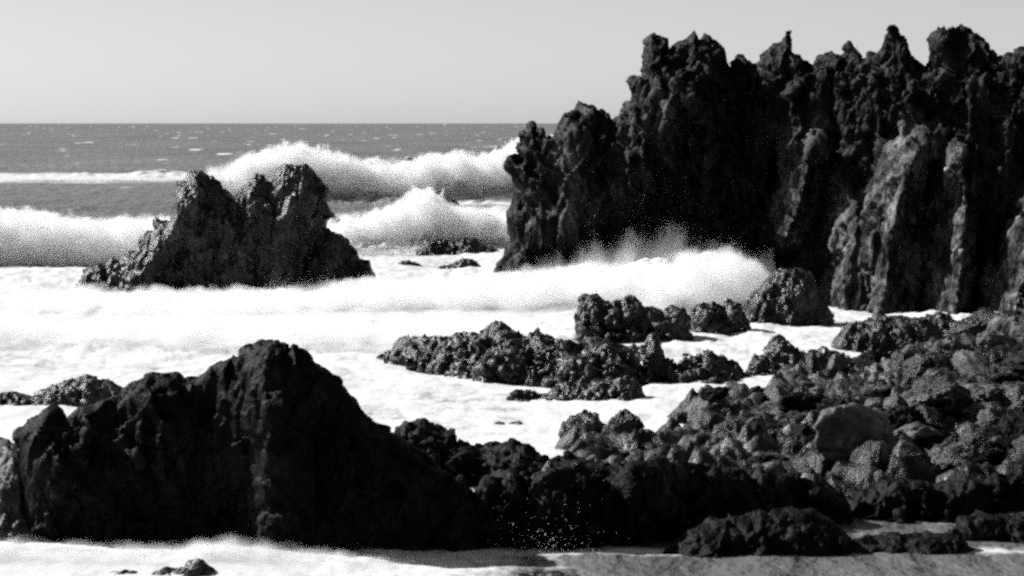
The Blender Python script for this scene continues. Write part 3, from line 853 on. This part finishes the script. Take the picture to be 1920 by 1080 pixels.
def crest_spray(line, D, n, up, seed, size=(.03, .09), depth=2.0, jets=0.0, below=0.0, drift=0.0):
    """drops thrown up from a line of pixels; up: [(px, metres)...] mean height"""
    r = np.random.RandomState(seed); N = Noise(seed)
    L = np.array(line, float)
    px = L[0, 0] + (L[-1, 0] - L[0, 0]) * r.rand(n)
    py = np.interp(px, L[:, 0], L[:, 1])
    x, z = at(px, py, D)
    h = np.interp(px, *zip(*up))
    mod = np.clip(0.55 + 0.9 * N.fbm(np.stack([x * .6, 0 * x, 0 * x], 1), 4), .08, 2)
    if jets:
        mod *= np.clip(1 + jets * N.fbm(np.stack([x * 3, 0 * x, 0 * x + 3], 1), 3), .1, 3)
    e = r.exponential(size=n)
    zz = z + h * mod * e * 0.5 - below * r.rand(n)
    y = D + depth * r.randn(n) * .5
    x = x + .12 * r.randn(n) * np.sqrt(e) * np.maximum(h, .3) + drift * h * e
    s = size[0] + (size[1] - size[0]) * r.rand(n) ** 3
    return np.stack([x, y, zz], 1), s


sp = crest_spray([(400, 330), (480, 304), (560, 288), (640, 305), (740, 318), (830, 311), (870, 302), (950, 300), (1000, 290)], 297, 25000,
                 [(400, .4), (560, .9), (640, .7), (780, 1.0), (870, 1.6), (960, 1.8), (1000, 1.5)], 1, (.015, .06), 4.0, below=1.0, drift=-.3)
spray('crest_mist', *sp, 'fine white spray blown off the crest of the tall far wave')
sp = crest_spray([(-60, 398), (0, 402), (90, 408), (190, 422), (290, 420)], 172, 14000, [(-60, .5), (300, .5)], 2, (.01, .035), 2.5, below=.4)
spray('crest_mist', *sp, 'white spray along the top of the breaker at the left edge')
a = crest_spray([(620, 432), (700, 415), (760, 400), (800, 395), (850, 410), (940, 430)], 189, 16000, [(620, .4), (720, .7), (770, 1.8), (800, 2.0), (830, 1.2), (880, .8), (940, 1.2)], 3, (.012, .04), 3, jets=.6, below=.8)
b = crest_spray([(640, 470), (700, 468), (770, 468), (800, 468)], 177, 8000, [(640, .3), (760, 1.6), (790, 2.6), (805, .8)], 4, (.012, .04), 1.5, jets=.4, below=.3)
spray('splash', np.concatenate([a[0], b[0]]), np.concatenate([a[1], b[1]]), 'white plume of water thrown up by the half hidden rock left of the headland')
a = crest_spray([(1030, 505), (1100, 500), (1180, 495), (1250, 488), (1310, 476)], 131, 60000, [(1030, .3), (1100, .6), (1160, 1.4), (1220, 1.0), (1290, 1.9), (1320, .4)], 5, (.008, .025), 1.6, jets=1.0, below=.3)
b = crest_spray([(1250, 486), (1320, 481), (1370, 482), (1430, 498)], 124, 20000, [(1250, .3), (1430, .3)], 6, (.008, .025), 1.6, below=.3)
spray('splash', np.concatenate([a[0], b[0]]), np.concatenate([a[1], b[1]]), 'streaky white spray bursting up the dark foot of the headland')
sp = crest_spray([(150, 552), (350, 556), (480, 552), (560, 545), (640, 530), (700, 520)], 133, 25000, [(150, .2), (480, .25), (540, .6), (600, .5), (700, .25)], 7, (.008, .025), 2, below=.2)
spray('splash', *sp, 'low fringe of spray along the foot of the sea stack')


# ----------------------------------------------------------------------------
# mist: soft bodies of flying water, real volumes standing where the waves break
# ----------------------------------------------------------------------------
def mist(name, line, D, depth, dens, label, low=-0.5, soft=0.8, amp=0.8, scale=0.8, zs=1.0, fade=None, ys=1.0, rate=0.5, cut=0.5, gain=1.6):
    """line: pixels of the upper edge; fade: [(px, 0..1)...] strength along the line"""
    L = np.array(line, float)
    lx, lz = at(L[:, 0], L[:, 1], D)
    x0, x1 = lx[0], lx[-1]; W = x1 - x0
    ztop = lz.max() + amp + soft
    bm = bmesh.new(); bmesh.ops.create_cube(bm, size=1.0)
    for v in bm.verts:
        v.co = ((v.co.x + .5) * W, v.co.y * depth * 2, low + (v.co.z + .5) * (ztop - low))
    me = bpy.data.meshes.new(name); bm.to_mesh(me); bm.free()
    m, t = new_mat(name)
    out = N_(t, 'ShaderNodeOutputMaterial')
    tc = N_(t, 'ShaderNodeTexCoord'); sp = N_(t, 'ShaderNodeSeparateXYZ'); t.links.new(tc.outputs['Object'], sp.inputs[0])
    def M(op, a, b=None, c=None, clamp=False):
        n = N_(t, 'ShaderNodeMath', operation=op); n.use_clamp = clamp
        for k, q in enumerate((a, b, c)):
            if q is None: continue
            if isinstance(q, (int, float)): n.inputs[k].default_value = q
            else: t.links.new(q, n.inputs[k])
        return n.outputs[0]
    def curve(xs, vs):
        n = N_(t, 'ShaderNodeFloatCurve'); c = n.mapping.curves[0]
        while len(c.points) > 2: c.points.remove(c.points[1])
        c.points[0].location = (xs[0], vs[0]); c.points[-1].location = (xs[-1], vs[-1])
        for a, b in zip(xs[1:-1], vs[1:-1]): c.points.new(a, b)
        n.mapping.update()
        t.links.new(u, n.inputs['Value'])
        return n.outputs[0]
    u = M('DIVIDE', sp.outputs['X'], W)
    hm = lz.max() + .01
    h = M('MULTIPLY', curve(list((lx - x0) / W), list(np.clip(lz / hm, 0, 1))), float(hm))
    if fade is None: fade = [(L[0, 0], 0), (L[0, 0] + 40, 1), (L[-1, 0] - 40, 1), (L[-1, 0], 0)]
    fx = np.array([at(a, 300, D)[0] for a, b in fade])
    fd = curve(list((fx - x0) / W), [b for a, b in fade])
    mp = N_(t, 'ShaderNodeMapping'); mp.inputs['Scale'].default_value = (1, ys, zs)
    t.links.new(tc.outputs['Object'], mp.inputs[0])
    ns = N_(t, 'ShaderNodeTexNoise', Scale=scale, Detail=5.0, Roughness=0.6)
    t.links.new(mp.outputs[0], ns.inputs['Vector'])
    nn = M('MULTIPLY', M('SUBTRACT', ns.outputs['Fac'], 0.5), 2.0 * amp)
    a = M('DIVIDE', M('ADD', M('SUBTRACT', h, sp.outputs['Z']), nn), soft, clamp=True)
    yw = M('SUBTRACT', 1.0, M('POWER', M('DIVIDE', M('ABSOLUTE', sp.outputs['Y']), depth), 2.0), clamp=True)
    c2 = M('MULTIPLY', M('SUBTRACT', ns.outputs['Fac'], cut - .5 / gain), gain, clamp=True)
    d = M('MULTIPLY', M('MULTIPLY', M('MULTIPLY', a, yw), fd), M('MULTIPLY', c2, dens))
    vol = N_(t, 'ShaderNodeVolumeScatter'); vol.inputs['Color'].default_value = (.985, .985, .985, 1); vol.inputs['Anisotropy'].default_value = 0.0
    t.links.new(d, vol.inputs['Density']); t.links.new(vol.outputs[0], out.inputs['Volume'])
    m.cycles.volume_step_rate = rate
    me.materials.append(m)
    return link(name, me, label, None, kind='stuff', loc=(float(x0), float(D), 0))


mist('crest_mist', [(340, 335), (400, 318), (480, 290), (560, 276), (620, 285), (690, 303), (760, 305), (800, 296), (860, 290), (900, 294), (950, 275), (1000, 260), (1060, 260)],
     294, 5.0, 4.0, 'soft white mist over the crest of the tall far wave', soft=.7, amp=2.2, scale=.55, gain=2.6, cut=.52, fade=[(340, 0), (440, .5), (540, 1), (700, .7), (800, 1), (1000, 1), (1060, .5)])
mist('crest_mist', [(-140, 392), (-60, 392), (0, 394), (90, 402), (190, 414), (290, 410), (380, 420)], 164, 3.5, 3.2, 'soft white foam mist along the breaker at the left edge', soft=.35, amp=1.1, scale=1.0, gain=2.2)
mist('splash_mist', [(590, 425), (640, 412), (700, 400), (740, 385), (775, 364), (800, 360), (825, 372), (860, 388), (900, 392), (940, 400), (1000, 400), (1040, 410)], 187, 3.5, 4.5,
     'soft white plume hanging over the half hidden rock left of the headland', soft=.45, amp=1.4, scale=.9, gain=2.2)
mist('splash_mist', [(1000, 508), (1050, 488), (1100, 470), (1160, 458), (1220, 454), (1270, 442), (1300, 440), (1325, 466), (1370, 474), (1430, 490), (1460, 520)], 127.5, 2.2, 0.7,
     'thin streaky mist rising against the dark foot of the headland', soft=2.0, amp=2.4, scale=0.8, zs=.5, cut=.54, gain=3)
mist('surf_mist', [(-200, 545), (0, 540), (120, 548), (300, 553), (460, 550), (560, 545), (640, 538), (720, 530), (800, 530), (900, 520), (1000, 510), (1100, 503), (1200, 500)], 124, 6, 1.8,
     'low white haze of foam over the wide roll of surf', soft=.25, amp=.9, scale=.8, ys=.5, gain=2.4)
mist('surf_mist', [(1180, 505), (1240, 492), (1280, 480), (1320, 476), (1370, 477), (1410, 488), (1435, 510), (1455, 555)], 120, 4, 2.2,
     'soft white foam mist on the heap of surf against the headland', soft=.3, amp=1.3, scale=.8, gain=2.2, fade=[(1180, 0), (1260, .7), (1360, .9), (1400, .6), (1450, .15), (1455, 0)])

wave('surf_wash', [(-120, 1022), (0, 1020), (120, 1026), (240, 1030), (330, 1030), (400, 1018), (470, 1022), (560, 1036), (700, 1042), (820, 1052), (920, 1062)], 53.2, 1.2, 3.0,
     'white wash of foam along the bottom edge in front of the huge black rock', lambda L, pf, V, w: 0.9 + 0 * pf, 15, 0.08, 0.04, steep=.7, tail=.05)
mist('surf_mist', [(-120, 1018), (0, 1014), (120, 1022), (240, 1026), (330, 1026), (400, 1010), (470, 1016), (560, 1030), (700, 1038), (820, 1048), (920, 1060)], 52.8, 1.0, 3.0,
     'soft white foam mist along the bottom edge in front of the huge black rock', low=-.2, soft=.18, amp=.2, scale=2.5)
rr = np.random.RandomState(77)
n = 420
px = 1020 + 55 * rr.randn(n); py = 1058 - 34 * rr.exponential(size=n)
dx, dz = at(px, py, 52.6)
spray('splash', np.stack([dx, 52.6 + .2 * rr.randn(n), dz], 1), .006 + .012 * rr.rand(n) ** 3, 'scattered bright drops flying in front of the black shelf')
mist('surf_mist', [(-200, 585), (0, 580), (150, 590), (300, 588), (450, 596), (600, 592), (750, 600), (850, 604), (950, 600), (1050, 606)], 107, 6, .6,
     'thin haze of foam over the flat white water between the sea stack and the huge foreground rock', soft=.25, amp=.8, scale=.8, ys=.5, gain=2.4)
